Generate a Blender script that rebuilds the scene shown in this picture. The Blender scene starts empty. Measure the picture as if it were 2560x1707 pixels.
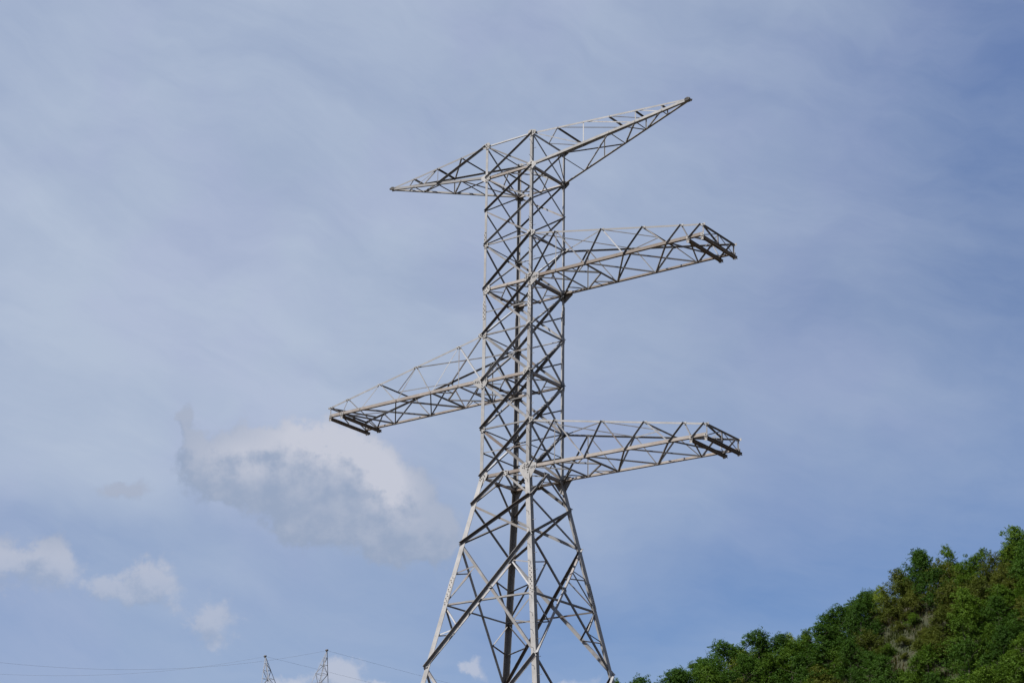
import bpy, bmesh, math, random
from mathutils import Vector, Matrix
R = math.radians
sc = bpy.context.scene
COL = sc.collection
random.seed(7)

# ------------------------------------------------------------------ camera
PITCH, ROLL, YAW = 0.35183609, 0.01386748, 0.00633447
EYE = 1.6
cd = bpy.data.cameras.new('camera'); cam = bpy.data.objects.new('camera', cd); COL.objects.link(cam)
cd.sensor_width = 36.0; cd.lens = 36.0*4856.02/2560.0
cd.clip_start = 0.5; cd.clip_end = 20000
hd = Vector((-math.sin(YAW), math.cos(YAW), 0)); rt = Vector((math.cos(YAW), math.sin(YAW), 0))
fw = hd*math.cos(PITCH)+Vector((0, 0, 1))*math.sin(PITCH)
up0 = -hd*math.sin(PITCH)+Vector((0, 0, 1))*math.cos(PITCH)
r_ = rt*math.cos(ROLL)+up0*math.sin(ROLL); u_ = -rt*math.sin(ROLL)+up0*math.cos(ROLL)
M = Matrix((r_, u_, -fw)).transposed().to_4x4(); M.translation = Vector((0, 0, EYE))
cam.matrix_world = M
sc.camera = cam

# ------------------------------------------------------------------ light and sky
SUN_EL = R(50); SV = Vector((-0.864, -0.497, 0)).normalized()
SUN_AZ = math.atan2(SV.x, SV.y)
sl = bpy.data.lights.new('sun', 'SUN'); sl.energy = 5.0; sl.angle = R(0.5); sl.color = (1.0, 0.95, 0.89)
so = bpy.data.objects.new('sun', sl); COL.objects.link(so)
sd = SV*math.cos(SUN_EL)+Vector((0, 0, math.sin(SUN_EL)))
so.rotation_euler = sd.to_track_quat('Z', 'Y').to_euler(); so.location = (0, 0, 80)
sc.view_settings.view_transform = 'Standard'; sc.view_settings.look = 'None'
sc.view_settings.exposure = 1.0; sc.view_settings.gamma = 1.0

world = bpy.data.worlds.new('World'); sc.world = world; world.use_nodes = True
NT = world.node_tree; NT.nodes.clear()

class G:
    """tiny expression builder over shader nodes"""
    def __init__(s, nt): s.nt = nt
    def n(s, t, **k):
        x = s.nt.nodes.new(t)
        for a, b in k.items(): setattr(x, a, b)
        return x
    def put(s, sock, v):
        if isinstance(v, bpy.types.NodeSocket): s.nt.links.new(v, sock)
        else: sock.default_value = v
    def m(s, op, a, b=None, c=None, clamp=False):
        x = s.n('ShaderNodeMath', operation=op, use_clamp=clamp); s.put(x.inputs[0], a)
        if b is not None: s.put(x.inputs[1], b)
        if c is not None: s.put(x.inputs[2], c)
        return x.outputs[0]
    def add(s, a, b): return s.m('ADD', a, b)
    def sub(s, a, b): return s.m('SUBTRACT', a, b)
    def mul(s, a, b): return s.m('MULTIPLY', a, b)
    def mx(s, a, b): return s.m('MAXIMUM', a, b)
    def step(s, v, a, b, o0=0.0, o1=1.0, it='SMOOTHSTEP'):
        x = s.n('ShaderNodeMapRange', interpolation_type=it); s.put(x.inputs[0], v)
        for i, q in enumerate((a, b, o0, o1)): x.inputs[1+i].default_value = q
        return x.outputs[0]
    def xyz(s, a, b, c=0.0):
        x = s.n('ShaderNodeCombineXYZ'); s.put(x.inputs[0], a); s.put(x.inputs[1], b); s.put(x.inputs[2], c); return x.outputs[0]
    def noise(s, v, scale, det=5.0, rough=.55, dist=0.0):
        x = s.n('ShaderNodeTexNoise'); s.put(x.inputs['Vector'], v); x.inputs['Scale'].default_value = scale
        x.inputs['Detail'].default_value = det; x.inputs['Roughness'].default_value = rough
        x.inputs['Distortion'].default_value = dist; return x.outputs['Fac']
    def mix(s, f, a, b):
        x = s.n('ShaderNodeMix', data_type='RGBA'); s.put(x.inputs[0], f); s.put(x.inputs[6], a); s.put(x.inputs[7], b); return x.outputs[2]

g = G(NT)
tc = g.n('ShaderNodeTexCoord'); sep = g.n('ShaderNodeSeparateXYZ'); NT.links.new(tc.outputs['Generated'], sep.inputs[0])
DEG = 180/math.pi
AZ = g.mul(g.m('ARCTAN2', sep.outputs[0], sep.outputs[1]), DEG)
EL = g.mul(g.m('ARCSINE', g.m('MINIMUM', g.m('MAXIMUM', sep.outputs[2], -1.0), 1.0)), DEG)
sky = g.n('ShaderNodeTexSky', sky_type='NISHITA', sun_disc=False, sun_elevation=SUN_EL, sun_rotation=SUN_AZ)
sky.air_density = 1.0; sky.dust_density = 0.6; sky.ozone_density = 1.5

def smooth_blob(az, el, c, r, rot=0.0):
    """soft elliptical patch round sky direction c (degrees)"""
    dx = g.sub(az, c[0]); dy = g.sub(el, c[1])
    ca, sa = math.cos(R(rot)), math.sin(R(rot))
    a = g.mul(g.add(g.mul(dx, ca), g.mul(dy, sa)), 1/r[0]); b = g.mul(g.sub(g.mul(dy, ca), g.mul(dx, sa)), 1/r[1])
    return g.m('EXPONENT', g.mul(g.add(g.mul(a, a), g.mul(b, b)), -1.0))

# high veil of thin cloud: broad patches, wispy streaks running down to the right
P2 = g.xyz(AZ, EL)
wz = g.mul(g.sub(g.noise(P2, .09, 4.0), .5), 6.0); wy = g.mul(g.sub(g.noise(g.xyz(EL, AZ, 3.0), .13, 4.0), .5), 4.0)
az1 = g.add(AZ, wz); el1 = g.add(EL, wy)
streak = g.noise(g.xyz(g.mul(g.add(az1, g.mul(el1, -.9)), .07), g.mul(g.add(el1, g.mul(az1, .30)), .33), 1.7), 1.0, 7.0, .58, .3)
puff = g.noise(g.xyz(g.mul(az1, .16), g.mul(el1, .28), 9.0), 1.0, 6.0, .6, .2)
fib = g.noise(g.xyz(g.mul(g.add(az1, g.mul(el1, -1.2)), .16), g.mul(g.add(el1, g.mul(az1, .42)), 1.0), 4.1), 1.0, 8.0, .62, .6)
V = g.add(.545, g.mul(g.sub(streak, .5), .48)); V = g.add(V, g.mul(g.sub(puff, .5), .32)); V = g.add(V, g.mul(g.sub(fib, .5), .13))
#        centre az,el   radii        rot  weight
VEIL = [((11, 22.5), (7, 7), 0, -.13), ((-8, 10.8), (7, 2.0), 0, .10), ((-14, 29), (6, 3), 0, .06), ((-1, 30), (9, 3), 0, .08), ((-14.5, 15.9), (5, 1.5), 3, .20), ((-6, 10.8), (5, 1.4), 0, .05), ((-16, 20.5), (8, 6.5), 0, .30), ((-6, 25), (10, 6), -15, .18), ((-7, 19), (9, 4), -12, .20),
        ((2, 23), (7, 8), 0, .06), ((2, 31), (24, 3), 0, .09), ((16, 12), (4, 3), 0, -.10),
        ((16.5, 28.5), (6, 4), -40, -.33), ((16, 20.5), (5, 4), -20, -.20), ((5, 12.0), (11, 2.4), 5, -.42), ((13, 15.5), (7, 2.5), 0, -.12),
        ((-13, 14.2), (6, .8), 6, -.13), ((-15, 10.8), (8, 1.7), 0, -.10), ((-5, 12.3), (6, 1.3), 4, -.03),
        ((6, 17.2), (6, 1.6), -4, .08), ((10, 22.5), (5, 2), -10, .05)]
for c, r, ro, w in VEIL: V = g.add(V, g.mul(smooth_blob(az1, el1, c, r, ro), w))
V = g.m('MAXIMUM', g.m('MINIMUM', V, .96), .06)

# cumulus puffs
LOBES = [((-10.35, 17.6), (.22, .42)), ((-10.0, 17.0), (.42, .45)), ((-9.7, 16.25), (.75, .75)), ((-8.6, 16.5), (1.0, .8)), ((-7.9, 16.9), (.8, .55)), ((-7.2, 16.4), (1.3, .95)), ((-6.0, 16.6), (1.4, 1.0)), ((-5.0, 16.3), (1.2, .95)),
         ((-4.2, 15.6), (1.0, .95)), ((-3.4, 14.9), (1.15, .95)), ((-2.6, 14.4), (1.0, .75)), ((-8.6, 15.6), (1.1, .6)), ((-6.7, 15.4), (1.7, .85)), ((-4.8, 14.9), (1.5, .7)), ((-6.6, 14.5), (.9, .5)), ((-3.9, 14.1), (1.1, .5)),
         ((-15.4, 13.1), (1.1, .75)), ((-13.8, 13.15), (.8, .75)), ((-12.1, 12.45), (1.1, .45)), ((-10.8, 12.8), (.85, .65)), ((-9.1, 11.65), (.85, .72)),
         ((-5.3, 10.35), (.62, .52)), ((-6.9, 9.9), (.9, .38)), ((-4.3, 9.9), (.6, .3)), ((-1.4, 10.6), (.45, .3)), ((1.1, 10.0), (1.3, .34)), ((-12, 15.3), (1.0, .32))]
def cumulus(dx, dy):
    a0 = g.add(AZ, dx); e0 = g.add(EL, dy); q = g.xyz(a0, e0)
    wa = g.mul(g.sub(g.noise(q, .9, 7.0, .6), .5), 1.15); we = g.mul(g.sub(g.noise(g.xyz(e0, a0, 5.0), .9, 7.0, .6), .5), 1.15)
    a = g.add(a0, wa); e = g.add(e0, we); d = None
    for c, r in LOBES:
        x = g.mul(g.sub(a, c[0]), 1/r[0]); y = g.mul(g.sub(e, c[1]), 1/r[1])
        v = g.m('EXPONENT', g.mul(g.add(g.mul(x, x), g.mul(y, y)), -1.0))
        d = v if d is None else g.add(d, v)
    n = g.noise(q, 1.2, 8.0, .6); n = g.add(n, g.mul(g.sub(g.noise(q, 3.6, 8.0, .68), .5), .35))
    return g.add(g.m('MINIMUM', d, 1.3), g.mul(g.sub(n, .5), 1.55))
D0 = cumulus(0, 0); D1 = cumulus(.25, .55)
CM = g.mul(g.step(D0, .30, .88), g.step(EL, 12.5, 14.0, .62, .95))
glow = g.add(g.add(smooth_blob(AZ, EL, (-6.0, 17.0), (1.9, .9), -8), smooth_blob(AZ, EL, (-4.1, 15.8), (1.0, .65), -50)), g.add(g.mul(smooth_blob(AZ, EL, (-8.6, 16.4), (1.2, .6)), .55), g.mul(g.step(EL, 14.0, 13.2), g.step(EL, 11.3, 10.8, .42, .9))))
lump = g.add(g.mul(g.sub(g.noise(g.xyz(AZ, g.mul(EL, 1.25), 2.0), 1.3, 6.0, .55), .5), 1.8), g.mul(g.sub(D0, D1), .9))
lit = g.m('MULTIPLY', g.m('MINIMUM', glow, 1.0), g.step(lump, -.75, .50), None, True)
lit = g.m('ADD', lit, g.mul(g.step(lump, -.6, .8), .32), None, True)
base = g.n('ShaderNodeVectorMath', operation='SCALE'); NT.links.new(sky.outputs[0], base.inputs[0]); base.inputs[3].default_value = 1.0
bm_ = g.n('ShaderNodeVectorMath', operation='MULTIPLY'); NT.links.new(base.outputs[0], bm_.inputs[0]); bm_.inputs[1].default_value = (.45, .53, .70)
VEILC = (3.08, 3.6, 4.55, 1); CU_D = (2.08, 2.56, 3.52, 1); CU_L = (3.8, 3.95, 4.55, 1)
hi = g.mix(g.step(EL, 20, 29), (1, 1, 1, 1), (1.05, 1.10, 1.15, 1)); hm = g.n('ShaderNodeVectorMath', operation='MULTIPLY'); NT.links.new(bm_.outputs[0], hm.inputs[0]); NT.links.new(hi, hm.inputs[1]); bm_ = hm
c1 = g.mix(V, bm_.outputs[0], VEILC)
# slightly mauve and slightly green patches in the veil
c1b = g.mix(g.step(g.noise(P2, .16, 3.0), .45, .65, 0, .5), c1, g.mix(V, bm_.outputs[0], (2.95, 3.3, 4.55, 1)))
c2 = g.mix(CM, c1b, g.mix(lit, CU_D, CU_L))
# below the horizon the dome stays a plain pale grey
c3 = g.mix(g.step(EL, -2.0, 1.0), (1.6, 1.6, 1.6, 1), c2)
bg = g.n('ShaderNodeBackground'); NT.links.new(c3, bg.inputs[0]); bg.inputs[1].default_value = 0.074
wo = g.n('ShaderNodeOutputWorld'); NT.links.new(bg.outputs[0], wo.inputs[0])

# ------------------------------------------------------------------ helpers
def mesh_obj(name, bm, mats, parent=None, smooth=False):
    me = bpy.data.meshes.new(name); bm.normal_update(); bm.to_mesh(me); bm.free()
    for m in (mats if isinstance(mats, (list, tuple)) else [mats]): me.materials.append(m)
    if smooth:
        for p in me.polygons: p.use_smooth = True
    o = bpy.data.objects.new(name, me); COL.objects.link(o)
    if parent is not None: o.parent = parent
    return o
def tag(o, label=None, cat=None, group=None, kind=None):
    for k, v in (('label', label), ('category', cat), ('group', group), ('kind', kind)):
        if v: o[k] = v
    return o
def empty(name, loc, rz=0):
    o = bpy.data.objects.new(name, None); COL.objects.link(o); o.location = loc; o.rotation_euler = (0, 0, rz); o.empty_display_size = 1; return o
def prism(bm, ring0, ring1, mi=0):
    a = [bm.verts.new(v) for v in ring0]; b = [bm.verts.new(v) for v in ring1]; n = len(a); fs = []
    fs.append(bm.faces.new(list(reversed(a)))); fs.append(bm.faces.new(b))
    for i in range(n): fs.append(bm.faces.new((a[i], a[(i+1) % n], b[(i+1) % n], b[i])))
    for f in fs: f.material_index = mi
    return fs
def L_bar(bm, p, q, u, v, w, t, w2=None):
    """steel angle: heel line p-q, one flange toward u, the other toward v"""
    p = Vector(p); q = Vector(q); d = (q-p).normalized(); w2 = w2 or w
    u = Vector(u); u = (u-d*u.dot(d)).normalized(); v = Vector(v); v = v-d*v.dot(d); v = (v-u*v.dot(u)).normalized()
    prof = [Vector((0, 0)), Vector((w, 0)), Vector((w, t)), Vector((t, t)), Vector((t, w2)), Vector((0, w2))]
    fs = prism(bm, [p+u*a.x+v*a.y for a in prof], [q+u*a.x+v*a.y for a in prof])
    return fs
def tube(bm, p, q, r0, r1=None, n=6, mi=0):
    p = Vector(p); q = Vector(q); r1 = r0 if r1 is None else r1; d = (q-p).normalized()
    a = d.orthogonal().normalized(); b = d.cross(a)
    ring = lambda c, r: [c+(a*math.cos(2*math.pi*k/n)+b*math.sin(2*math.pi*k/n))*r for k in range(n)]
    prism(bm, ring(p, r0), ring(q, r1), mi)
def fin(bm):
    bmesh.ops.recalc_face_normals(bm, faces=bm.faces); return bm

def steel(name, c0, c1, rough=.6, metal=.0, rust=.0, var=1):
    m = bpy.data.materials.new(name); m.use_nodes = True; nt = m.node_tree; k = G(nt); b = nt.nodes['Principled BSDF']
    t = nt.nodes.new('ShaderNodeTexCoord'); oi = nt.nodes.new('ShaderNodeObjectInfo')
    n1 = k.noise(t.outputs['Object'], 1.6, 6.0, .65); n2 = k.noise(t.outputs['Object'], 9.0, 4.0, .6)
    f = k.step(k.add(n1, k.mul(k.sub(oi.outputs['Random'], .5), .5)), .3, .75)
    c = k.mix(f, c0, c1)
    c = k.mix(k.step(n2, .45, .75, 0, .18), c, (c0[0]*.55, c0[1]*.52, c0[2]*.5, 1))
    c = k.mix(k.step(oi.outputs['Random'], .80, .90, 0, .6*var), c, (c1[0]*1.5, c1[1]*1.54, c1[2]*1.58, 1))
    c = k.mix(k.step(oi.outputs['Random'], .22, .10, 0, .5*var), c, (c0[0]*.62, c0[1]*.55, c0[2]*.48, 1))
    if rust: c = k.mix(k.step(k.noise(t.outputs['Object'], .9, 7.0, .7), .52, .66, 0, rust), c, (.10, .055, .032, 1))
    nt.links.new(c, b.inputs['Base Color'])
    nt.links.new(k.step(n2, .3, .7, rough-.12, rough+.15), b.inputs['Roughness']); b.inputs['Metallic'].default_value = metal; b.inputs['Specular IOR Level'].default_value = .3
    return m
S_LEG = steel('galvanised_leg_steel', (.155, .152, .15, 1), (.225, .224, .224, 1), .5, var=0)
S_BR = steel('galvanised_brace_steel', (.105, .102, .10, 1), (.20, .20, .202, 1), .5, rust=.45)
S_CH = steel('weathered_chord_steel', (.155, .135, .12, 1), (.22, .20, .185, 1), .6, rust=.35)
S_PL = steel('plate_steel', (.19, .186, .182, 1), (.25, .247, .244, 1), .55, var=0)
S_DK = steel('dark_fitting_steel', (.02, .018, .016, 1), (.04, .035, .03, 1), .6)
S_BEAM = steel('brown_beam_steel', (.085, .062, .042, 1), (.14, .11, .08, 1), .7, .0)

# ------------------------------------------------------------------ terrain
def hill_z(x, y):
    c = 41.3+.43*(x-15)
    if x > 50: c = 41.3+.43*35+(x-50)*.30
    c += 1.9*math.exp(-((x-28)/9)**2)+.6-.3/(1+math.exp((x-20)/2.5))
    c += 1.1*math.sin(x*.13+.6)+.7*math.sin(x*.31)
    y0 = 240+3*math.sin(x*.07)
    if y < y0: z = c-.74*(y0-y)+1.0*math.sin(x*.16+y*.11)*min(1, (y0-y)/8)
    else: z = c-.28*(y-y0)-.0006*(y-y0)**2
    # rounded crest
    z -= 1.6*math.exp(-((y-y0)/4.0)**2)
    return z
bm = bmesh.new()
xs = [-110+i*2.5 for i in range(161)]; ys = [110+j*2.5 for j in range(133)]
grid = {}
for i, x in enumerate(xs):
    for j, y in enumerate(ys): grid[i, j] = bm.verts.new((x, y, max(-1.2, hill_z(x, y))))
for i in range(len(xs)-1):
    for j in range(len(ys)-1):
        v = [grid[i, j], grid[i+1, j], grid[i+1, j+1], grid[i, j+1]]
        if max(q.co.z for q in v) > -1.1: bm.faces.new(v)
bmesh.ops.delete(bm, geom=[v for v in bm.verts if not v.link_faces], context='VERTS')
def earth(name, cols, sc1):
    m = bpy.data.materials.new(name); m.use_nodes = True; nt = m.node_tree; k = G(nt); b = nt.nodes['Principled BSDF']
    t = nt.nodes.new('ShaderNodeTexCoord'); P = t.outputs['Object']
    n1 = k.noise(P, sc1, 6.0, .6); n2 = k.noise(P, sc1*7, 6.0, .65)
    c = k.mix(k.step(n1, .38, .62), cols[0], cols[1]); c = k.mix(k.step(n2, .45, .7), c, cols[2])
    nt.links.new(c, b.inputs['Base Color']); b.inputs['Roughness'].default_value = .95
    bp = nt.nodes.new('ShaderNodeBump'); bp.inputs['Distance'].default_value = .3; nt.links.new(n2, bp.inputs['Height']); nt.links.new(bp.outputs[0], b.inputs['Normal'])
    return m
M_HILL = earth('hill_soil_and_grass', [(.013, .018, .0025, 1), (.017, .016, .003, 1), (.009, .015, .002, 1)], .22)
M_GR = earth('meadow_ground', [(.040, .027, .013, 1), (.05, .032, .016, 1), (.03, .025, .009, 1)], .05)
tag(mesh_obj('hill', fin(bm), M_HILL, smooth=True), kind='structure')
bm = bmesh.new()
for i in range(-12, 12):
    for j in range(-12, 12):
        s = 500
        vs = [bm.verts.new(((i+a)*s, (j+b)*s, 0)) for a, b in ((0, 0), (1, 0), (1, 1), (0, 1))]; bm.faces.new(vs)
bmesh.ops.remove_doubles(bm, verts=bm.verts, dist=.1)
tag(mesh_obj('ground', fin(bm), M_GR), kind='structure')
def rise_z(x, y): return 42*math.exp(-(((x+46)/85)**2+((y-420)/70)**2))-1.5
bm = bmesh.new(); gr = {}
for i in range(41):
    for j in range(41):
        x = -246+i*10; y = 240+j*9; gr[i, j] = bm.verts.new((x, y, rise_z(x, y)))
for i in range(40):
    for j in range(40): bm.faces.new((gr[i, j], gr[i+1, j], gr[i+1, j+1], gr[i, j+1]))
tag(mesh_obj('far_rise', fin(bm), M_HILL, smooth=True), kind='structure')

# ------------------------------------------------------------------ main tower
TW = empty('transmission_tower', (0, 93.205, 0), -0.62517)
tag(TW, 'tall grey lattice steel transmission tower with staggered cross arms and no wires', 'transmission tower')
Z8 = [z+EYE for z in (45.04, 43.188, 41.307, 39.389, 36.898, 34.417, 31.912, 29.381, 26.90)]
ZL = [z+EYE for z in (25.444, 23.434, 20.404, 17.298)]+[9.6, .25]
ZL.insert(4, (18.9+9.6)/2)      # middle level of the next big panel
H = 1.5; FL = .1814
def half(z): return H+.005*0 if z >= Z8[8] else H+FL*(Z8[8]-z)
SG = {'A': (-1, -1), 'B': (1, -1), 'C': (1, 1), 'D': (-1, 1)}
def cn(k, z): h = half(z); return Vector((SG[k][0]*h, SG[k][1]*h, z))
FACES = [('A', 'B'), ('B', 'C'), ('C', 'D'), ('D', 'A')]
def fnorm(a, b, z):
    p = (cn(a, z)+cn(b, z))/2; n = Vector((p.x, p.y, 0)).normalized()
    if z < Z8[8]: n = (n+Vector((0, 0, FL))).normalized()
    return n
# legs
legs = {}
for k, (sx, sy) in SG.items():
    bm = bmesh.new()
    u = (-sx, 0, 0); v = (0, -sy, 0)
    L_bar(bm, cn(k, Z8[4]-.9), cn(k, Z8[0]+.12), u, v, .145, .014)
    L_bar(bm, cn(k, Z8[8]), cn(k, Z8[4]-.9), u, v, .195, .018)
    L_bar(bm, cn(k, 0), cn(k, Z8[8]), u, v, .262, .022)
    legs[k] = mesh_obj('leg', fin(bm), S_LEG, TW)
def splice(k, z, ln, w):
    sx, sy = SG[k]; bm = bmesh.new(); o = Vector((sx, sy, 0))*.014
    d = (cn(k, z+ln/2)-cn(k, z-ln/2))
    L_bar(bm, cn(k, z-ln/2)+o, cn(k, z+ln/2)+o, (-sx, 0, 0), (0, -sy, 0), w, .012)
    n = int(ln/.11)
    for i in range(n):
        c = cn(k, z-ln/2+ln*(i+.5)/n)+o
        for a, nn in (((-sx, 0, 0), (0, sy, 0)), ((0, -sy, 0), (sx, 0, 0))):
            c2 = c+Vector(a)*(w*(.35 if i % 2 else .68)); tube(bm, c2, c2+Vector(nn)*.022, .024, n=6, mi=1)
    mesh_obj('splice_plate', fin(bm), [S_PL, S_DK], legs[k])
for k in 'ABCD':
    splice(k, Z8[3]+.42, .62, .13); splice(k, Z8[4]-1.15, 1.0, .18); splice(k, ZL[2]+.75, 1.25, .24)
# step bolts up leg B
i = 0; z = 4.0
while z < Z8[0]-.2:
    bm = bmesh.new(); c = cn('B', z); w = .13 if z < Z8[8] else .085
    if i % 2: a = c+Vector((-w, 0, 0)); d = Vector((0, -1, 0))
    else: a = c+Vector((0, w, 0)); d = Vector((1, 0, 0))
    e = a+d*.17; tube(bm, a-d*.03, e, .011, n=5); tube(bm, e, e+Vector((0, 0, .035)), .011, n=5)
    mesh_obj('step_bolt', fin(bm), S_BR, legs['B']); z += .435; i += 1

def member(name, p, q, n, w, style='in', heel='top', t=None, parent=TW, mat=None, off=None):
    """one steel angle lying on a face with outward normal n"""
    p = Vector(p); q = Vector(q); n = Vector(n).normalized(); d = (q-p).normalized(); n = (n-d*n.dot(d)).normalized()
    t = t or max(.008, w*.11); s = n.cross(d).normalized()
    ref = Vector((0, 0, -1))
    if abs(n.z) > .7: ref = Vector((.3, 1, 0))
    elif abs(s.z) < .05: ref = Vector((1, .3, 0))
    if s.dot(ref) < 0: s = -s
    if heel == 'bottom': s = -s
    bm = bmesh.new()
    if style == 'out':
        o = .003 if off is None else off; h = -s*(w/2)+n*o
        L_bar(bm, p+h, q+h, s, n, w, t)
    else:
        o = -.026 if off is None else off; h = -s*(w/2)+n*o
        L_bar(bm, p+h, q+h, s, -n, w, t)
    return mesh_obj(name, fin(bm), mat or S_BR, parent)

# X bracing of the shaft: on each face the bar rising to the right (seen from outside) lies outside
for (a, b) in FACES:
    for i in range(8):
        w = .088 if i < 3 else (.108 if i < 5 else .122)
        n = fnorm(a, b, Z8[i])
        member('diagonal_brace', cn(a, Z8[i+1]), cn(b, Z8[i]), n, w, 'out')
        member('diagonal_brace', cn(a, Z8[i]), cn(b, Z8[i+1]), n, w*(.85 if i < 4 else 1.0), 'in')
for (a, b) in FACES:
    lv = {0: .07, 1: .12, 3: .06, 4: .14, 5: .07, 6: .14, 7: .07, 8: .15}
    for i, w in lv.items(): member('horizontal_strut', cn(a, Z8[i]), cn(b, Z8[i]), fnorm(a, b, Z8[i]), w, 'in', 'bottom', off=-.03, mat=S_CH if w > .11 else S_BR)
    for i in (4, 5, 6, 7):
        z = (Z8[i]+Z8[i+1])/2; m = (cn(a, z)+cn(b, z))/2; n = fnorm(a, b, z)
        if (a, b) == ('A', 'B') or i == 7:
            member('secondary_brace', cn(a, z), m, n, .055, 'in', off=-.05); member('secondary_brace', m, cn(b, z), n, .055, 'in', off=-.05)
        elif (a, b) == ('C', 'D'): member('secondary_brace', cn(a, z), m, n, .055, 'in', off=-.05)
# plan bracing at the arm levels
for i in (1, 4, 6, 8):
    z = Z8[i]-.03; mid = [Vector((0, -H, z)), Vector((H, 0, z)), Vector((0, H, z)), Vector((-H, 0, z))]
    for k in range(4): member('plan_brace', mid[k]*1.0, mid[(k+1) % 4], (0, 0, 1), .07, 'in')
    member('plan_brace', mid[0]+Vector((0, 0, -.03)), mid[2]+Vector((0, 0, -.03)), (0, 0, 1), .06, 'in')
    if i > 1:
        for k, c in enumerate('BCDA'):
            a, b2 = mid[k], mid[(k+1) % 4]; m = (a+b2)/2; member('plan_brace', m, Vector((SG[c][0]*H, SG[c][1]*H, z)), (0, 0, 1), .05, 'in')
# flared body
for (a, b) in FACES:
    z8, l1, l2, l3, l4, l5, l6 = Z8[8], *ZL[:6]
    m = (cn(a, z8)+cn(b, z8))/2; n = fnorm(a, b, l1)
    member('diagonal_brace', cn(a, l1), m, n, .13, 'out'); member('diagonal_brace', cn(b, l1), m, n, .10, 'in')
    member('diagonal_brace', cn(a, l2), cn(b, l1), n, .135, 'out'); member('diagonal_brace', cn(a, l1), cn(b, l2), n, .11, 'in')
    def big(zt, zm, zb):
        pa, pb, qa, qb = cn(a, zt), cn(b, zt), cn(a, zb), cn(b, zb)
        t = (half(zt))/(half(zt)+half(zb)); c = pa.lerp(qb, t)
        member('diagonal_brace', qa, pb, n, .15, 'out'); member('diagonal_brace', pa, qb, n, .13, 'in')
        member('horizontal_strut', cn(a, zm), cn(b, zm), n, .085, 'in', 'bottom', off=-.045)
        for k, top, bot in ((a, pa, qa), (b, pb, qb)):
            for e, zz in ((top, (zt+zm)/2), (bot, (zm+zb)/2)):
                h = (c+e)/2
                member('secondary_brace', cn(k, zz), h, n, .06, 'in', off=-.05); member('secondary_brace', cn(k, zm), h, n, .07, 'in', off=-.06)
    big(l2, l3, l4); big(l4, l5, l6)
    n2 = n
    member('diagonal_brace', cn(a, ZL[6]), cn(b, l6), n2, .16, 'out'); member('diagonal_brace', cn(a, l6), cn(b, ZL[6]), n2, .15, 'in')
    member('horizontal_strut', cn(a, l6), cn(b, l6), n2, .12, 'in', 'bottom', off=-.045)

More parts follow.
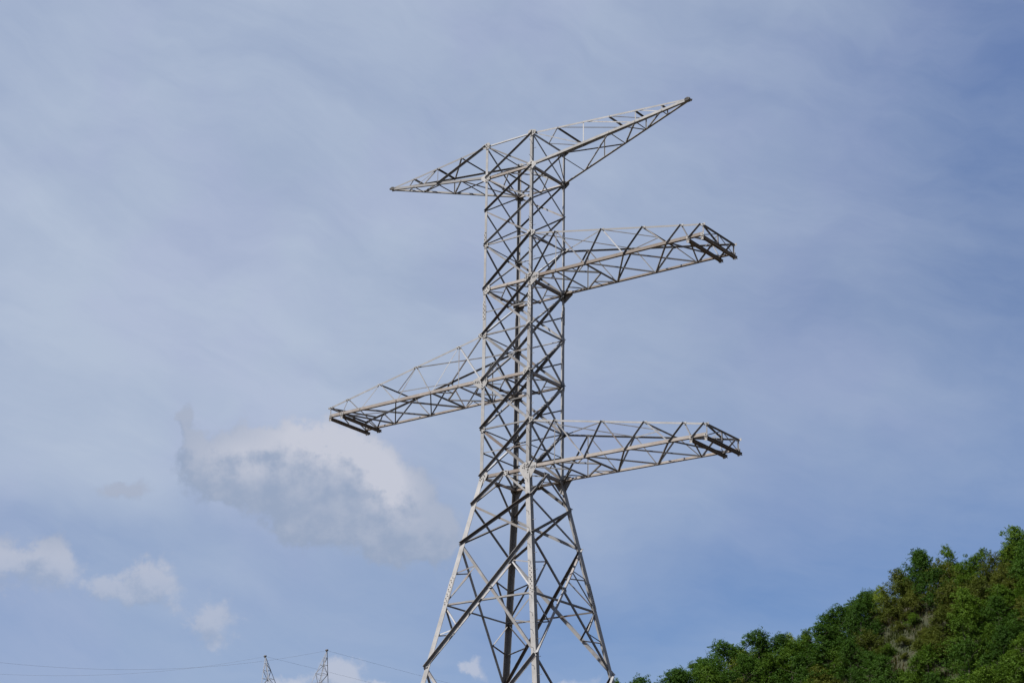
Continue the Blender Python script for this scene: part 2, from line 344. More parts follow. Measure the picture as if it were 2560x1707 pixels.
def plate(name, pts, org, ax, ay, nrm, t=.012, bolts=(), off=.016, parent=TW, mat=None):
    """flat polygon plate, pts in (ax, ay) about org, with bolt heads"""
    org = Vector(org); ax = Vector(ax); ay = Vector(ay); nrm = Vector(nrm)
    bm = bmesh.new(); f = lambda p, e: org+ax*p[0]+ay*p[1]+nrm*e
    prism(bm, [f(p, off) for p in pts], [f(p, off+t) for p in pts])
    for b in bolts: tube(bm, f(b, off+t), f(b, off+t+.022), .026, n=6, mi=1)
    return mesh_obj(name, fin(bm), [mat or S_PL, S_DK], parent)
def rowb(x0, y0, x1, y1, n, jit=.03):
    return [(x0+(x1-x0)*i/(n-1)+(jit if i % 2 else -jit)*.6, y0+(y1-y0)*i/(n-1)+(jit if i % 2 else -jit)) for i in range(n)]
Zv = (0, 0, 1)
for i in range(9):
    for k, (sx, sy) in SG.items():
        c = cn(k, Z8[i]); nY = (0, sy, 0); right = Vector((1, 0, 0))
        arm = {1: 'ABCD', 4: 'BC', 6: 'AD', 8: 'BC'}.get(i, ''); armt = {0: 'ABCD', 3: 'BC', 5: 'AD', 7: 'BC'}.get(i, '')
        oX = -sx                      # direction into the face
        X = lambda pts: [(p[0]*oX, p[1]) for p in pts]
        if k in arm and i > 1:
            g1 = X([(-.50, -.06), (-.50, .17), (-.20, .26), (.12, .30), (.34, .22), (.38, -.05), (.30, -.22), (.02, -.42), (-.02, -.42)])
            if i == 8: g1 = X([(-.46, .0), (-.44, .20), (-.10, .34), (.20, .32), (.52, .20), (.56, -.06), (.20, -.62), (-.02, -.66)])
            bl = X(rowb(-.44, .03, -.12, -.0, 7)+rowb(.05, .24, .05, -.34, 9, .02)+rowb(.16, .1, .34, .02, 4)+rowb(.15, .20, .3, .16, 3))
        elif i in (4, 6, 8) or i == 1:
            s = .8 if i == 1 else 1.0
            g1 = X([(0, -.26*s), (0, .24*s), (.12, .28*s), (.40*s, .20*s), (.42*s, -.10*s), (.26*s, -.28*s)])
            if i == 8: g1 = X([(0, -.6), (0, .25), (.12, .28), (.50, .16), (.48, .0), (.1, -.62)])
            if i == 1: g1 = X([(-.26, -.05), (-.26, .1), (-.05, .20), (.12, .22), (.30, .14), (.30, -.1), (.16, -.24), (0, -.24)])
            bl = X(rowb(.05, .18, .05, -.22, 6, .02)+rowb(.16, .06, .34*s, .02, 3)+rowb(.15, -.1, .28*s, -.18, 3))
        elif k in armt:
            g1 = X([(-.24, -.06), (-.24, .08), (0, .16), (.14, .18), (.26, .12), (.26, -.12), (.1, -.2), (0, -.18)])
            bl = X(rowb(-.2, .0, -.05, .0, 3)+rowb(.05, .12, .05, -.14, 4, .02)+rowb(.16, -.02, .22, -.08, 2))
        elif i in (3, 5, 7):
            g1 = X([(0, -.18), (0, .16), (.14, .16), (.26, .08), (.26, -.12), (.12, -.2)])
            bl = X(rowb(.05, .1, .05, -.14, 4, .02)+rowb(.14, .05, .2, -.1, 3))
        else: continue
        plate('gusset_plate', g1, c, right, Zv, nY, bolts=bl)
        if i in (1, 3, 4, 6, 8):      # smaller plate on the other face
            oY = -sy; s = 1.0 if i in (4, 8) else .7
            g2 = [(p[0]*oY*s, p[1]*s) for p in [(0, -.26), (0, .24), (.14, .26), (.36, .16), (.36, -.12), (.16, -.28)]]
            plate('gusset_plate', g2, c, (0, 1, 0), Zv, (sx, 0, 0), bolts=[(p[0]*oY*s, p[1]*s) for p in rowb(.06, .16, .06, -.18, 4, .02)+rowb(.2, .05, .28, -.02, 2)], mat=S_LEG)
# plates where the first diagonals of the flared body meet the waist, and at the big crosses
for (a, b) in FACES:
    m = (cn(a, Z8[8])+cn(b, Z8[8]))/2; ax = (cn(b, Z8[8])-cn(a, Z8[8])).normalized(); n = Vector((m.x, m.y, 0)).normalized()
    plate('gusset_plate', [(-.22, -.12), (-.24, .1), (.24, .1), (.22, -.12), (.1, -.18), (-.1, -.18)], m, ax, Zv, n, bolts=rowb(-.17, .05, .17, .05, 5, .01)+rowb(-.15, -.08, .15, -.08, 4, .02))
    n = fnorm(a, b, ZL[0]); t = half(ZL[1])/(half(ZL[1])+half(ZL[3])); c = cn(a, ZL[1]).lerp(cn(b, ZL[3]), t); ay = n.cross(ax).normalized()
    plate('gusset_plate', [(-.16, -.1), (-.16, .12), (.16, .12), (.16, -.1)], c, ax, ay, n, bolts=rowb(-.1, .04, .1, -.03, 4, .02), off=.018)
    for zz in (ZL[0], ZL[1], ZL[2], ZL[3]):
        for k in (a, b):
            c = cn(k, zz); o = 1 if k == a else -1
            plate('gusset_plate', [(0, -.16), (0, .14), (.2*o, .1), (.2*o, -.1)], c, ax, ay, n, t=.01, off=-.04, bolts=[])

# ------------------------------------------------------------------ cross arms
def arm_box(sg, it, ib, x, zt_end, label):
    """box girder arm: four chords, laced faces, two deep beams across the end"""
    zt, zb = Z8[it], Z8[ib]; zbe = zb-.07
    e = {}
    for nm, sy, z0, z1 in (('nt', -1, zt, zt_end), ('nb', -1, zb, zbe), ('ft', 1, zt, zt_end), ('fb', 1, zb, zbe)):
        e[nm] = (Vector((sg*H, sy*H, z0)), Vector((sg*x, sy*H, z1)))
    P = lambda nm, t: e[nm][0].lerp(e[nm][1], t)
    bm = bmesh.new()
    for nm in e:
        sy = -1 if nm[0] == 'n' else 1; top = nm[1] == 't'
        fs = L_bar(bm, P(nm, 0), P(nm, 1.0), (0, 0, -1 if top else 1), (0, -sy, 0), .085 if top else .15, .010 if top else .016)
        if top:
            for f in fs: f.material_index = 1
    A = mesh_obj('cross_arm', fin(bm), [S_CH, S_LEG], TW); A['label'] = label
    T = [.15, .425, .665, .88]; B_ = [.148, .325, .553, .798, .92]
    for s in 'nf':
        n = (0, -1 if s == 'n' else 1, 0); t_, b_ = s+'t', s+'b'
        seq = [(b_, 0), (t_, T[0]), (b_, B_[1]), (t_, T[1]), (b_, B_[2]), (t_, T[2]), (b_, B_[3]), (t_, T[3]), (b_, B_[4]), (t_, .99)]
        for i in range(len(seq)-1):
            p, q = P(*seq[i]), P(*seq[i+1])
            rising = i % 2 == 0 and s == 'n' and sg > 0
            member('side_brace', p, q, n, (.068 if i % 2 == 0 else .052) if sg > 0 or s == 'f' or i == 0 else .042, 'out' if rising or (sg < 0 and s == 'n' and i == 8) else 'in', parent=A, off=None if rising else -.022)
        member('side_brace', P(t_, T[0]), P(b_, B_[0]), n, .045, 'in', parent=A, off=-.03)
        member('side_brace', P(t_, 1), P(b_, 1), n, .06, 'in', parent=A, off=-.03)
    dn = (0, 0, -1)
    def mb(p, q, w, o=-.02): member('bottom_brace', p, q, dn, w, 'in', parent=A, off=o)
    nb = lambda t: P('nb', t); fb = lambda t: P('fb', t)
    mb(nb(B_[0]), fb(B_[0]), .09); mb(nb(B_[1]), fb(B_[1]), .11)
    m0 = (nb(B_[0])+fb(B_[0]))/2; m1 = (nb(B_[1])+fb(B_[1]))/2
    mb(nb(0), m0, .055, -.03); mb(fb(0), m0, .075, -.03); mb(nb(B_[0]), m1, .075, -.03); mb(fb(B_[0]), m1, .065, -.03)
    q0 = nb(B_[0]).lerp(fb(B_[0]), .25); q1 = nb(B_[1]).lerp(m1, .5); k0 = nb(B_[0]).lerp(m1, .5)
    mb(k0, nb(B_[1]), .05, -.04); mb(k0, nb((B_[0]+B_[1])/2), .05, -.045)
    k1 = fb(B_[0]).lerp(m1, .45); mb(k1, fb(B_[1]), .05, -.04); mb(k1, fb((B_[0]+B_[1])/2), .045, -.045)
    q2 = nb(0).lerp(m0, .5); mb(q2, nb(B_[0]), .045, -.045); q3 = fb(0).lerp(m0, .5); mb(q3, fb(B_[0]), .045, -.045)
    for i in (1, 2, 3):
        mb(fb(B_[i]), nb(B_[i+1]), .075, -.022); mb(nb(B_[i]), fb(B_[i+1]), .06, -.045)
    mb(nb(.93), (fb(1)+nb(1))/2, .07, -.05)
    upn = (0, 0, 1)
    def mt(p, q, w, o=-.015): member('top_brace', p, q, upn, w, 'in', parent=A, off=o)
    nt = lambda t: P('nt', t); ft = lambda t: P('ft', t)
    mt(nt(0), ft(T[1]), .048 if sg > 0 else .085); mt(ft(0), nt(T[1]), .06, -.03)
    m3 = (nt(T[2])+ft(T[2]))/2
    mt(nt(T[2]), ft(T[2]), .06); mt(nt(T[1]), m3, .045, -.03); mt(ft(T[1]), m3, .05, -.03)
    me_ = (nt(1)+ft(1))/2
    mt(nt(1), ft(1), .075); mt(nt(1), ft(.92), .07, -.03); mt(me_, ft(.84), .05, -.04)
    member('end_brace', me_, (nb(1)+fb(1))/2, (sg, 0, 0), .05, 'in', parent=A, off=-.02)
    member('end_brace', me_, nb(1), (sg, 0, 0), .045, 'in', parent=A, off=-.03); member('end_brace', me_, fb(1), (sg, 0, 0), .045, 'in', parent=A, off=-.03)
    # deep double-channel beams across the end, running past the far chord
    for t in (.918, .997):
        c = P('nb', t); xx = c.x
        bm = bmesh.new()
        for o in (-.04, .04):
            s = 1 if o > 0 else -1; y0, y1 = -H-.04, H+.24; zt_, zb_ = c.z-.03, c.z-.165
            pr = [(xx+o, zt_), (xx+o+s*.04, zt_), (xx+o+s*.04, zt_-.012), (xx+o+s*.012, zt_-.012), (xx+o+s*.012, zb_+.012), (xx+o+s*.04, zb_+.012), (xx+o+s*.04, zb_), (xx+o, zb_)]
            prism(bm, [Vector((a, y0, b)) for a, b in pr], [Vector((a, y1, b)) for a, b in pr])
        for yy in (-1.2, -.4, .4, 1.2):
            prism(bm, [Vector((xx+a, yy-.04, b)) for a, b in ((-.04, zb_+.03), (.04, zb_+.03), (.04, zb_+.11), (-.04, zb_+.11))],
                      [Vector((xx+a, yy+.04, b)) for a, b in ((-.04, zb_+.03), (.04, zb_+.03), (.04, zb_+.11), (-.04, zb_+.11))])
        mesh_obj('end_beam', fin(bm), S_BEAM, A)
        for sy in (-1, 1):
            plate('hanger_plate', [(-.07, -.24), (-.09, .1), (.09, .1), (.07, -.24)], Vector((xx, sy*H, c.z)), (1, 0, 0), Zv, (0, sy, 0), bolts=[(0, -.05), (0, .05)], off=.012, parent=A)
    for s, sy in (('n', -1), ('f', 1)):
        for t in T+[1.0]:
            c = P(s+'t', t); plate('gusset_plate', [(-.13, -.11), (-.15, .01), (.15, .01), (.13, -.11)], c, (1, 0, 0), Zv, (0, sy, 0), bolts=rowb(-.08, -.05, .08, -.05, 3, .015), off=.004, t=.01, parent=A)
    return A
arm_box(1, 3, 4, 11.56, 37.402+EYE, 'upper right cross arm with a square end')
arm_box(1, 7, 8, 11.51, 27.431+EYE, 'lower right cross arm with a square end')
arm_box(-1, 5, 6, 11.60, 32.392+EYE, 'left cross arm with a square end')

def arm_taper(sg, tipx, nodes, label):
    """pointed arm for the earth wire: four chords meeting in one tip"""
    tip = Vector((sg*tipx, 0, 45.088+EYE)); e = {}
    for nm, sy, z0 in (('nt', -1, Z8[0]), ('nb', -1, Z8[1]), ('ft', 1, Z8[0]), ('fb', 1, Z8[1])):
        e[nm] = (Vector((sg*H, sy*H, z0)), tip+Vector((0, sy*.07, .04 if nm[1] == 't' else -.06)))
    P = lambda nm, t: e[nm][0].lerp(e[nm][1], t)
    bm = bmesh.new()
    for nm in e:
        sy = -1 if nm[0] == 'n' else 1; top = nm[1] == 't'
        L_bar(bm, P(nm, 0), P(nm, 1.0), (0, 0, -1 if top else 1), (0, -sy, 0), .085 if top else .125, .010 if top else .013)
    A = mesh_obj('earth_wire_arm', fin(bm), S_LEG, TW); A['label'] = label
    N = nodes
    for s in 'nf':
        n = (0, -1 if s == 'n' else 1, .1); t_, b_ = s+'t', s+'b'
        for a, b, w in N['side'][s]: member('side_brace', P(s+a[0], a[1]), P(s+b[0], b[1]), n, w, 'out' if w > .1 else 'in', parent=A, off=None if w > .1 else -.02)
    for a, b, w in N['top']: member('top_brace', P(*a), P(*b), (0, 0, 1), w, 'in', parent=A, off=-.014)
    for a, b, w in N['bottom']: member('bottom_brace', P(*a), P(*b), (0, 0, -1), w, 'in', parent=A, off=-.018)
    if sg > 0:
        mm = (P('nt', 0)+P('ft', 0))/2; member('top_brace', mm, P('nt', S6[1]), (0, 0, 1), .06, 'in', parent=A, off=-.02); member('top_brace', mm, P('ft', S6[1]), (0, 0, 1), .045, 'in', parent=A, off=-.03)
    bm = bmesh.new()
    for yy in (-.12, .10):
        prism(bm, [tip+Vector((sg*a, yy, b)) for a, b in ((-.20, -.08), (.10, -.06), (.13, .04), (-.04, .11), (-.2, .06))],
                  [tip+Vector((sg*a, yy+.02, b)) for a, b in ((-.20, -.08), (.10, -.06), (.13, .04), (-.04, .11), (-.2, .06))])
    tube(bm, tip+Vector((sg*.07, -.15, 0)), tip+Vector((sg*.07, .15, 0)), .025)
    for dx in (-.12, -.04): tube(bm, tip+Vector((sg*dx, -.14, .03)), tip+Vector((sg*dx, .14, .03)), .018)
    mesh_obj('tip_plate', fin(bm), S_DK, A)
S6 = [i/6 for i in range(7)]
right_nodes = {
 'side': {'n': [(('t', S6[2]), ('b', S6[2]), .065), (('t', S6[4]), ('b', S6[4]), .06), (('t', S6[5]), ('b', S6[5]), .05), (('t', 0), ('b', S6[2]), .045),
                (('t', S6[2]), ('b', S6[4]), .06), (('t', S6[4]), ('b', S6[5]), .05)],
          'f': [(('t', S6[2]), ('b', S6[2]), .05), (('t', S6[4]), ('b', S6[4]), .05), (('t', S6[5]), ('b', S6[5]), .05), (('t', 0), ('b', S6[3]), .055), (('t', S6[3]), ('b', S6[4]), .05)]},
 'top': [(('nt', S6[k]), ('ft', S6[k]), .08) for k in (1, 3, 4, 5)]+[(('nt', S6[1]), ('ft', S6[3]), .045), (('nt', S6[3]), ('ft', S6[4]), .045), ],
 'bottom': [(('nb', S6[k]), ('fb', S6[k]), .06) for k in (3, 4, 5)]+[(('nb', S6[1]), ('fb', 0), .045), (('fb', S6[1]), ('nb', S6[3]), .055), (('fb', S6[3]), ('nb', S6[4]), .07), (('fb', S6[4]), ('nb', S6[5]), .06), (('nb', S6[1]), ('fb', S6[1]), .05)]}
left_nodes = {
 'side': {'n': [(('t', 0), ('b', .5), .105), (('t', .5), ('b', .5), .035), (('t', .5), ('b', .75), .035)],
          'f': [(('t', .5), ('b', .5), .05), (('t', 0), ('b', .5), .05), (('t', .5), ('b', .75), .05)]},
 'top': [(('nt', .25), ('ft', .25), .055), (('nt', .5), ('ft', .5), .085), (('nt', .75), ('ft', .75), .085), (('nt', .25), ('ft', .5), .09), (('nt', .5), ('ft', .75), .085), (('nt', .75), ('ft', .87), .06)],
 'bottom': [(('nb', .25), ('fb', .25), .065), (('nb', .5), ('fb', .5), .065), (('nb', .75), ('fb', .75), .055), (('nb', .25), ('fb', .5), .07), (('nb', .5), ('fb', .75), .06), (('nb', .75), ('fb', .87), .045), (('fb', .0), ('nb', .25), .05)]}
arm_taper(1, 10.062, right_nodes, 'pointed top arm reaching right')
arm_taper(-1, 9.112, left_nodes, 'pointed top arm reaching left')
# concrete footings
M_CON = earth('footing_concrete', [(.32, .31, .29, 1), (.38, .37, .35, 1), (.25, .24, .22, 1)], 1.5)
for k in 'ABCD':
    c = cn(k, 0); bm = bmesh.new(); rr = [(.9, -.4), (.9, .1), (.7, .16), (.45, .5)]
    prev = None
    for r, z in rr:
        ring = [bm.verts.new((c.x+r*math.copysign(1, a), c.y+r*math.copysign(1, b), z)) for a, b in ((-1, -1), (1, -1), (1, 1), (-1, 1))]
        if prev:
            for i in range(4): bm.faces.new((prev[i], prev[(i+1) % 4], ring[(i+1) % 4], ring[i]))
        else: bm.faces.new(list(reversed(ring)))
        prev = ring
    bm.faces.new(prev); mesh_obj('footing', fin(bm), M_CON, TW)

# ------------------------------------------------------------------ far pylon on the rise
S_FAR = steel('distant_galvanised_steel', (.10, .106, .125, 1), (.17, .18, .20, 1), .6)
pk1 = Vector((403.5*math.tan(R(-7.513)), 403.5, 79.1)); pk2 = Vector((396.3*math.tan(R(-5.715)), 396.3, 79.1))
mid = (pk1+pk2)/2; ev = (pk2-pk1); sep_ = ev.length/2; ang = math.atan2(ev.y, ev.x)
FP = empty('distant_pylon', (mid.x, mid.y, rise_z(mid.x, mid.y)), ang)
tag(FP, 'small faraway lattice pylon with two pointed peaks standing beyond the big tower', 'pylon')
z0 = FP.location.z; ZT = 79.1-z0
def bar(bm, p, q, w): L_bar(bm, p, q, (0, 0, 1) if abs((Vector(q)-Vector(p)).normalized().z) < .9 else (1, 0, 0), (0, 1, 0) if abs((Vector(q)-Vector(p)).normalized().y) < .9 else (1, 0, 0), w, .03)
for sgn in (-1, 1):
    bm = bmesh.new(); top = Vector((sgn*sep_, 0, ZT)); D = 6.9
    base_ = [Vector((sgn*(sep_-2.65), -1.4, ZT-D)), Vector((sgn*(sep_-.3), -1.4, ZT-D)), Vector((sgn*(sep_-.3), 1.4, ZT-D)), Vector((sgn*(sep_-2.65), 1.4, ZT-D))]
    for b in base_: bar(bm, b, top, .13)
    for f in range(4):
        a, b = base_[f], base_[(f+1) % 4]; lv = [0, .3, .56, .78]
        for i in range(len(lv)):
            pa, pb = a.lerp(top, lv[i]), b.lerp(top, lv[i]); bar(bm, pa, pb, .07)
            if i < len(lv)-1: bar(bm, pa if (i+f) % 2 else pb, (b if (i+f) % 2 else a).lerp(top, lv[i+1]), .08)
    tube(bm, top+Vector((-.25, 0, .05)), top+Vector((.25, 0, .05)), .2, n=8, mi=1); tube(bm, top-Vector((0, 0, .3)), top+Vector((0, 0, .25)), .15, .07, n=6, mi=1)
    mesh_obj('earth_wire_peak', fin(bm), [S_FAR, S_DK], FP)
bm = bmesh.new(); zb_ = ZT-6.9; bw = sep_+9
for z, w in ((zb_, .14), (zb_-1.6, .14)):
    for y in (-1.4, 1.4): bar(bm, (-bw if z < zb_ else -sep_, y*(1 if z == zb_ else 1), z), (bw if z < zb_ else sep_, y, z), w)
n = 12
for y in (-1.4, 1.4):
    for i in range(n):
        x0 = -sep_+2*sep_*i/n; x1 = -sep_+2*sep_*(i+1)/n; bar(bm, (x0, y, zb_ if i % 2 else zb_-1.6), (x1, y, zb_-1.6 if i % 2 else zb_), .09)
    for s in (-1, 1):
        bar(bm, (s*sep_, y, zb_), (s*bw, y*.2, zb_-1.6), .1)
for i in range(n+1):
    x0 = -sep_+2*sep_*i/n; bar(bm, (x0, -1.4, zb_), (x0, 1.4, zb_), .08)
    if i < n: bar(bm, (x0, -1.4, zb_), (x0+2*sep_/n, 1.4, zb_), .07)
mesh_obj('bridge', fin(bm), S_FAR, FP)
bm = bmesh.new(); zw = zb_-12; zf = .0
for s in (-1, 1):
    for y in (-1.4, 1.4):
        bar(bm, (s*(sep_-.3), y, zb_), (s*1.6, y, zw), .16); bar(bm, (s*(sep_-2.65), y, zb_-1.6), (s*1.0, y, zw), .14)
    for i in range(7):
        t0, t1 = i/7, (i+1)/7; o = Vector((s*(sep_-.3), -1.4, zb_)).lerp(Vector((s*1.6, -1.4, zw)), t0); q = Vector((s*(sep_-2.65), -1.4, zb_-1.6)).lerp(Vector((s*1.0, -1.4, zw)), t1)
        bar(bm, o, q, .08); bar(bm, Vector((o.x, 1.4, o.z)), Vector((q.x, 1.4, q.z)), .08)
mesh_obj('head_frame', fin(bm), S_FAR, FP)
bm = bmesh.new()
bc = [(-1, -1), (1, -1), (1, 1), (-1, 1)]; hw = lambda z: 1.5+(zw-z)/zw*3.3
for sx, sy in bc: bar(bm, (sx*4.8, sy*4.8, 0), (sx*1.5, sy*1.5, zw), .2)
lvz = [zw*(1-(1-i/6)**1.3) for i in range(7)]
for f in range(4):
    a, b = bc[f], bc[(f+1) % 4]
    for i in range(6):
        za, zb2 = lvz[i], lvz[i+1]; pa = Vector((a[0]*hw(za), a[1]*hw(za), za)); pb = Vector((b[0]*hw(za), b[1]*hw(za), za)); qa = Vector((a[0]*hw(zb2), a[1]*hw(zb2), zb2)); qb = Vector((b[0]*hw(zb2), b[1]*hw(zb2), zb2))
        bar(bm, pa, qb, .1); bar(bm, pb, qa, .1); bar(bm, qa, qb, .08)
mesh_obj('lattice_body', fin(bm), S_FAR, FP)

# ------------------------------------------------------------------ wires of the far line
M_WIRE = steel('aged_cable', (.13, .14, .17, 1), (.17, .18, .21, 1), .6)
def cable(P, dirv, azels, smax, label):
    """cable hanging in the vertical plane through P; azels = sky directions it passes"""
    P = Vector(P); dv = Vector((dirv[0], dirv[1])).normalized(); pts = [(0.0, P.z)]
    for az, el in azels:
        a = R(az); r = Vector((math.sin(a), math.cos(a))); det = r.x*(-dv.y)-r.y*(-dv.x)
        rr = (P.x*(-dv.y)-P.y*(-dv.x))/det; s = (r.x*P.y-r.y*P.x)/det
        pts.append((-s if False else s, EYE+rr*math.tan(R(el))))
    pts = [(abs(s), z) for s, z in pts]
    (s0, a0), (s1, a1), (s2, a2) = pts[:3]
    def zf(s): return a0*(s-s1)*(s-s2)/((s0-s1)*(s0-s2))+a1*(s-s0)*(s-s2)/((s1-s0)*(s1-s2))+a2*(s-s0)*(s-s1)/((s2-s0)*(s2-s1))
    bm = bmesh.new(); N = 60; prev = None
    for i in range(N+1):
        s = smax*i/N; c = Vector((P.x+dv.x*s, P.y+dv.y*s, zf(s)))
        side = Vector((-dv.y, dv.x, 0)); ring = [bm.verts.new(c+(side*math.cos(2*math.pi*k/5)+Vector((0, 0, 1))*math.sin(2*math.pi*k/5))*.015) for k in range(5)]
        if prev:
            for k in range(5): bm.faces.new((prev[k], prev[(k+1) % 5], ring[(k+1) % 5], ring[k]))
        prev = ring
    o = mesh_obj('overhead_wire', fin(bm), M_WIRE); tag(o, label, 'wire', 'earth wires of the faraway line'); return o
WIRES = [(1, (-.61, -.79), [(-9.839, 10.333), (-15.016, 9.924)], 95, 'thin wire sagging leftward from the left peak of the faraway pylon'),
 (2, (-.61, -.79), [(-10.756, 10.281), (-15.05, 10.245)], 105, 'thin wire sagging leftward from the right peak of the faraway pylon'),
 (1, (.82, .57), [(-6.007, 10.476), (-4.466, 10.143)], 60, 'thin wire dropping rightward from the left peak of the faraway pylon'),
 (2, (.82, .57), [(-4.489, 10.726), (-2.1, 10.173)], 60, 'thin wire dropping rightward from the right peak of the faraway pylon')]
for w in WIRES: cable(pk1 if w[0] == 1 else pk2, w[1], w[2], w[3], w[4])

# ------------------------------------------------------------------ trees
def leafmat(name, c0, c1, c2):
    m = bpy.data.materials.new(name); m.use_nodes = True; nt = m.node_tree; k = G(nt); nt.nodes.clear()
    oi = nt.nodes.new('ShaderNodeObjectInfo'); t = nt.nodes.new('ShaderNodeTexCoord')
    n1 = k.noise(t.outputs['Object'], 1.1, 4.0, .6); n2 = k.noise(t.outputs['Object'], 6.0, 3.0, .6)
    c = k.mix(k.step(k.add(n1, k.mul(k.sub(oi.outputs['Random'], .5), .35)), .35, .68), c0, c1); c = k.mix(k.step(n2, .5, .75, 0, .8), c, c2)
    d = nt.nodes.new('ShaderNodeBsdfPrincipled'); nt.links.new(c, d.inputs['Base Color']); d.inputs['Roughness'].default_value = .6; d.inputs['Specular IOR Level'].default_value = .12
    tr = nt.nodes.new('ShaderNodeBsdfTranslucent'); nt.links.new(c, tr.inputs[0])
    mx = nt.nodes.new('ShaderNodeMixShader'); mx.inputs[0].default_value = .38; nt.links.new(d.outputs[0], mx.inputs[1]); nt.links.new(tr.outputs[0], mx.inputs[2])
    o = nt.nodes.new('ShaderNodeOutputMaterial'); nt.links.new(mx.outputs[0], o.inputs[0]); return m
L_MID = leafmat('mid_green_leaves', (.036, .076, .004, 1), (.058, .108, .007, 1), (.090, .140, .014, 1))
L_DARK = leafmat('dark_green_leaves', (.022, .056, .005, 1), (.034, .078, .007, 1), (.056, .102, .010, 1))
L_YEL = leafmat('yellow_green_leaves', (.085, .13, .009, 1), (.13, .175, .018, 1), (.19, .22, .04, 1))
L_OLV = leafmat('olive_leaves', (.045, .062, .006, 1), (.068, .082, .009, 1), (.095, .10, .02, 1))
M_BARK = earth('bark', [(.07, .055, .04, 1), (.10, .085, .065, 1), (.05, .04, .03, 1)], 3.0)
def make_crown(h, r, nl, leaves, size, seed, loose=.0):
    rnd = random.Random(seed); bm = bmesh.new(); lobes = []
    for i in range(nl):
        a = rnd.uniform(0, 2*math.pi); zz = rnd.uniform(.12, 1.0); prof = (math.sin(min(1, zz*1.05)*math.pi*.86+.35))**.7 if zz < 1 else .2
        rr = r*prof*rnd.uniform(.25, .82); lobes.append((Vector((math.cos(a)*rr, math.sin(a)*rr, h*zz*.9)), rnd.uniform(.26, .46)*r))
    for i in range(int(nl*.15)):     # sprigs standing out of the outline
        a = rnd.uniform(0, 2*math.pi); zz = rnd.uniform(.45, 1.05); rr = r*(1.05 if zz < .8 else .55)*rnd.uniform(.6, 1)
        lobes.append((Vector((math.cos(a)*rr, math.sin(a)*rr, h*zz)), rnd.uniform(.07, .16)*r))
    tot = sum(l[1]**2 for l in lobes)
    for c, lr in lobes:
        k = max(14, int(leaves*lr*lr/tot))
        lr0 = lr; tw = [Vector((rnd.gauss(0, 1), rnd.gauss(0, 1), rnd.gauss(.25, 1))).normalized()*lr*rnd.uniform(.45, 1.12) for _ in range(max(3, k//14))]
        for j in range(k):
            b = c+tw[j % len(tw)]*rnd.uniform(.78, 1.0)+Vector((rnd.gauss(0, 1), rnd.gauss(0, 1), rnd.gauss(0, .7)))*(.09+.05*loose)
            nrm = ((b-c).normalized()*.5+Vector((rnd.gauss(0, .6), rnd.gauss(0, .6), .55+rnd.gauss(0, .4)))).normalized()
            u = nrm.orthogonal().normalized(); v = nrm.cross(u); a = rnd.uniform(0, 6.28); u, v = u*math.cos(a)+v*math.sin(a), v*math.cos(a)-u*math.sin(a)
            s = size*rnd.uniform(.6, 1.25)
            bm.faces.new([bm.verts.new(b+p) for p in (-u*s*.95, -v*s*.42+nrm*s*.1, u*s*.95, v*s*.42+nrm*s*.1)])
    return bm
def make_trunk(h, r, seed):
    rnd = random.Random(seed); bm = bmesh.new(); p = Vector((0, 0, -.6)); rad = .13*h/5
    for i in range(4):
        q = p+Vector((rnd.uniform(-.12, .12), rnd.uniform(-.12, .12), h*.15+.15)); tube(bm, p, q, rad, rad*.8, 7)
        for k in range(2):
            a = rnd.uniform(0, 6.28); e = q+Vector((math.cos(a)*r*.55, math.sin(a)*r*.55, h*.13)); tube(bm, q, e, rad*.5, rad*.15, 5)
            e2 = e+Vector((math.cos(a+.6)*r*.25, math.sin(a+.6)*r*.2, h*.07)); tube(bm, e, e2, rad*.16, rad*.06, 4)
        p = q; rad *= .78
    return bm
PROTO = []
for i, (h, r, nl, lv, sz, mat, lo, kd) in enumerate([
  (5.4, 2.7, 22, 12500, .102, L_MID, 0, 'mid green'), (6.2, 2.9, 24, 13000, .102, L_DARK, 0, 'dark green'), (4.6, 2.5, 20, 11500, .095, L_YEL, .5, 'yellow green'),
  (5.0, 2.9, 22, 12500, .10, L_MID, .8, 'mid green'), (5.8, 3.1, 26, 13500, .104, L_DARK, .3, 'dark green'), (3.6, 2.3, 16, 9000, .09, L_OLV, .6, 'olive green'),
  (6.6, 2.5, 22, 11500, .102, L_MID, .2, 'mid green'), (4.8, 2.6, 20, 10500, .10, L_OLV, .3, 'olive green')]):
    t = bpy.data.meshes.new('trunk'); b = fin(make_trunk(h, r, 40+i)); b.to_mesh(t); b.free(); t.materials.append(M_BARK)
    c = bpy.data.meshes.new('crown'); b = make_crown(h, r, nl, lv, sz, 90+i, lo); b.to_mesh(c); b.free(); c.materials.append(mat)
    PROTO.append((t, c, kd))
CLEAR = [(45.2, 226.5, 3.7, 6.0), (53.8, 229.3, 3.6, 3.0)]     # clearings on the slope: x, y, rx, ry
f2 = 4856.02
def project(p):
    d = Vector(p)-Vector((0, 0, EYE)); w = d.dot(fw); return 1280+f2*d.dot(r_)/w, 853.5-f2*d.dot(u_)/w
rnd = random.Random(21); spots = []
tries = 0
while tries < 9000:
    tries += 1
    x = rnd.uniform(2, 84); y = rnd.uniform(207, 247)
    crest = 240+3*math.sin(x*.07)
    if y > crest+2.5: continue
    px, py = project((x, y, hill_z(x, y)+2.5))
    if px > 2560+150 or py > 1707+130 or px < 1480: continue
    if any(((x-c[0])/c[2])**2+((y-c[1])/c[3])**2 < 1 for c in CLEAR): continue
    md = 2.45 if y > crest-3 else 2.75
    if any((x-a)**2+(y-b)**2 < md*md for a, b in spots): continue
    spots.append((x, y))
spots.sort()
sky_n = 0; recs = []
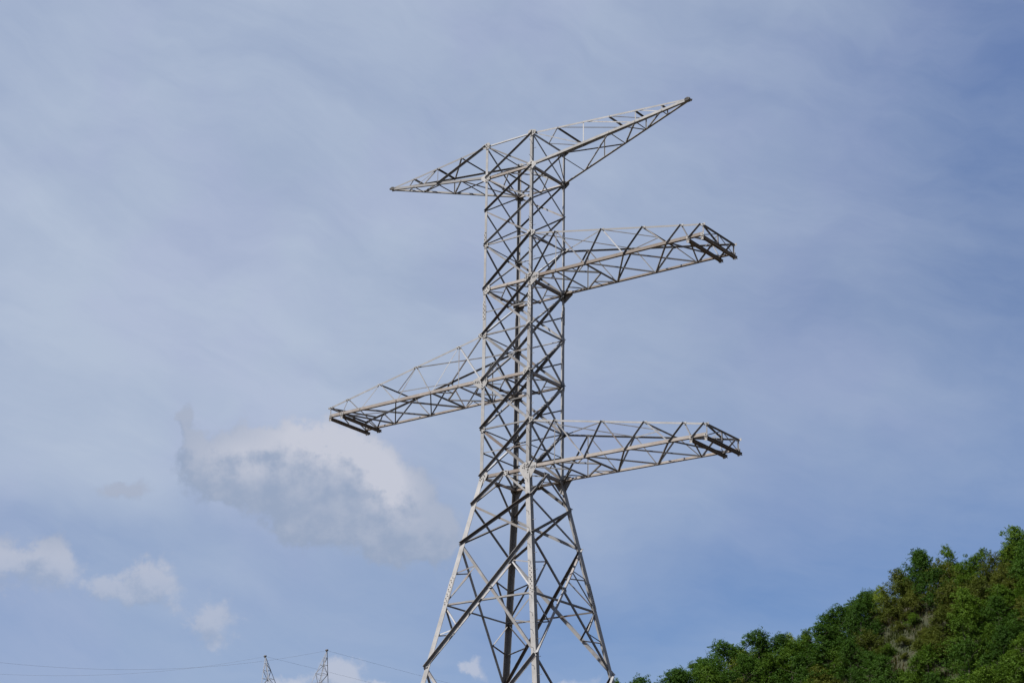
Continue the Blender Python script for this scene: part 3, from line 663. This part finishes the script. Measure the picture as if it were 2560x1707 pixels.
for (x, y) in spots:
    crest = 240+3*math.sin(x*.07); px, py = project((x, y, hill_z(x, y)+2.5))
    recs.append([x, y, px, py, y > crest-2.2])
def near_clear(x, y): return any(((x-c[0])/(c[2]+3.2))**2+((y-c[1])/(c[3]+3.2))**2 < 1 for c in CLEAR)
ORD = ['first', 'second', 'third', 'fourth', 'fifth', 'sixth', 'seventh', 'eighth', 'ninth', 'tenth', 'eleventh', 'twelfth', 'thirteenth', 'fourteenth', 'fifteenth',
       'sixteenth', 'seventeenth', 'eighteenth', 'nineteenth', 'twentieth']
ORD += ['twenty-'+o for o in ORD[:9]]+['thirtieth']+['thirty-'+o for o in ORD[:9]]
edge_n = 0; rowc = {}
for k, (x, y, px, py, on_sky) in enumerate(recs):
    if on_sky: pi = rnd.choice([0, 1, 2, 3, 3, 6, 2, 0, 4, 2])
    else: pi = rnd.choice([0, 1, 1, 3, 4, 4, 5, 6, 7, 0])
    if near_clear(x, y) and rnd.random() < .4: pi = rnd.choice([5, 7, 4])
    t, c, kd = PROTO[pi]
    o = empty('tree', (x, y, hill_z(x, y)-.15), rnd.uniform(0, 6.28)); s = rnd.uniform(.78, 1.2) if not on_sky else rnd.uniform(.66, .92); o.scale = (s*rnd.uniform(.9, 1.15), s*rnd.uniform(.9, 1.15), s*rnd.uniform(.85, 1.15))
    for nm, me in (('trunk', t), ('crown', c)):
        q = bpy.data.objects.new(nm, me); COL.objects.link(q); q.parent = o
    if on_sky: lab = '%s tree on the skyline of the hill, %s along the crest from the left' % (kd, ORD[min(sky_n, 38)]); sky_n += 1
    elif near_clear(x, y): lab = '%s tree at the edge of a grassy clearing, %s from the left' % (kd, ORD[min(edge_n, 38)]); edge_n += 1
    else:
        row = 0 if y > 233 else 1 if y > 226 else 2
        nm = ['just below the crest', 'halfway down the wooded slope', 'low on the wooded slope'][row]; rowc[row] = rowc.get(row, 0)+1
        lab = '%s tree %s, %s in its row from the left' % (kd, nm, ORD[min(rowc[row]-1, 38)])
    tag(o, lab, 'tree', 'trees covering the hillside')
print('trees', len(recs), sky_n, edge_n, rowc)
# low shrubs growing in the clearings
rnd = random.Random(77); shr = []
while len(shr) < 22:
    c = CLEAR[rnd.choice([0, 0, 1])]; x = c[0]+rnd.uniform(-1, 1)*c[2]; y = c[1]+rnd.uniform(-1, 1)*c[3]
    if ((x-c[0])/c[2])**2+((y-c[1])/c[3])**2 > .95 or any((x-a)**2+(y-b)**2 < .9 for a, b in shr): continue
    shr.append((x, y))
shr.sort()
for k, (x, y) in enumerate(shr):
    t, c, kd = PROTO[rnd.choice([5, 7, 5, 3])]
    o = empty('shrub', (x, y, hill_z(x, y)-.1), rnd.uniform(0, 6.28)); s = rnd.uniform(.2, .42); o.scale = (s*1.2, s*1.2, s*.9)
    for nm, me in (('stem', t), ('foliage', c)):
        q = bpy.data.objects.new(nm, me); COL.objects.link(q); q.parent = o
    tag(o, 'low %s shrub in the grass of a clearing, %s shrub from the left' % (kd, ORD[k]), 'shrub', 'low shrubs in the clearings')
# undergrowth
rnd = random.Random(5); bm = bmesh.new(); cnt = 0
while cnt < 26000:
    x = rnd.uniform(0, 84); y = rnd.uniform(208, 246)
    px, py = project((x, y, hill_z(x, y)))
    if px > 2700 or py > 1850: continue
    dens = .45+.55*math.sin(x*1.1+math.sin(y*.9)*2)*math.sin(y*1.3+x*.3)
    if rnd.random() > dens: continue
    cnt += 1; h = rnd.uniform(.25, .75)*(1.5 if rnd.random() < .06 else 1); c = Vector((x, y, hill_z(x, y)-.05)); a = rnd.uniform(0, 6.28); w = Vector((math.cos(a), math.sin(a), 0))*.05
    l = Vector((rnd.gauss(0, .2), rnd.gauss(0, .2), 1))*h
    f = bm.faces.new([bm.verts.new(c-w), bm.verts.new(c+w), bm.verts.new(c+l*.6+w*1.4), bm.verts.new(c+l)]); f.material_index = 0 if math.sin(x*.7+y*.5)+rnd.gauss(0, .8) > -.45 else 1
L_DRY = leafmat('dry_grass_blades', (.028, .024, .004, 1), (.036, .028, .005, 1), (.042, .034, .007, 1)); L_GRS = leafmat('green_grass_blades', (.018, .028, .003, 1), (.026, .035, .004, 1), (.034, .042, .006, 1))
tag(mesh_obj('grass', bm, [L_GRS, L_DRY]), 'olive and brownish tall grass and undergrowth between the trees on the slope', 'grass', kind='stuff')
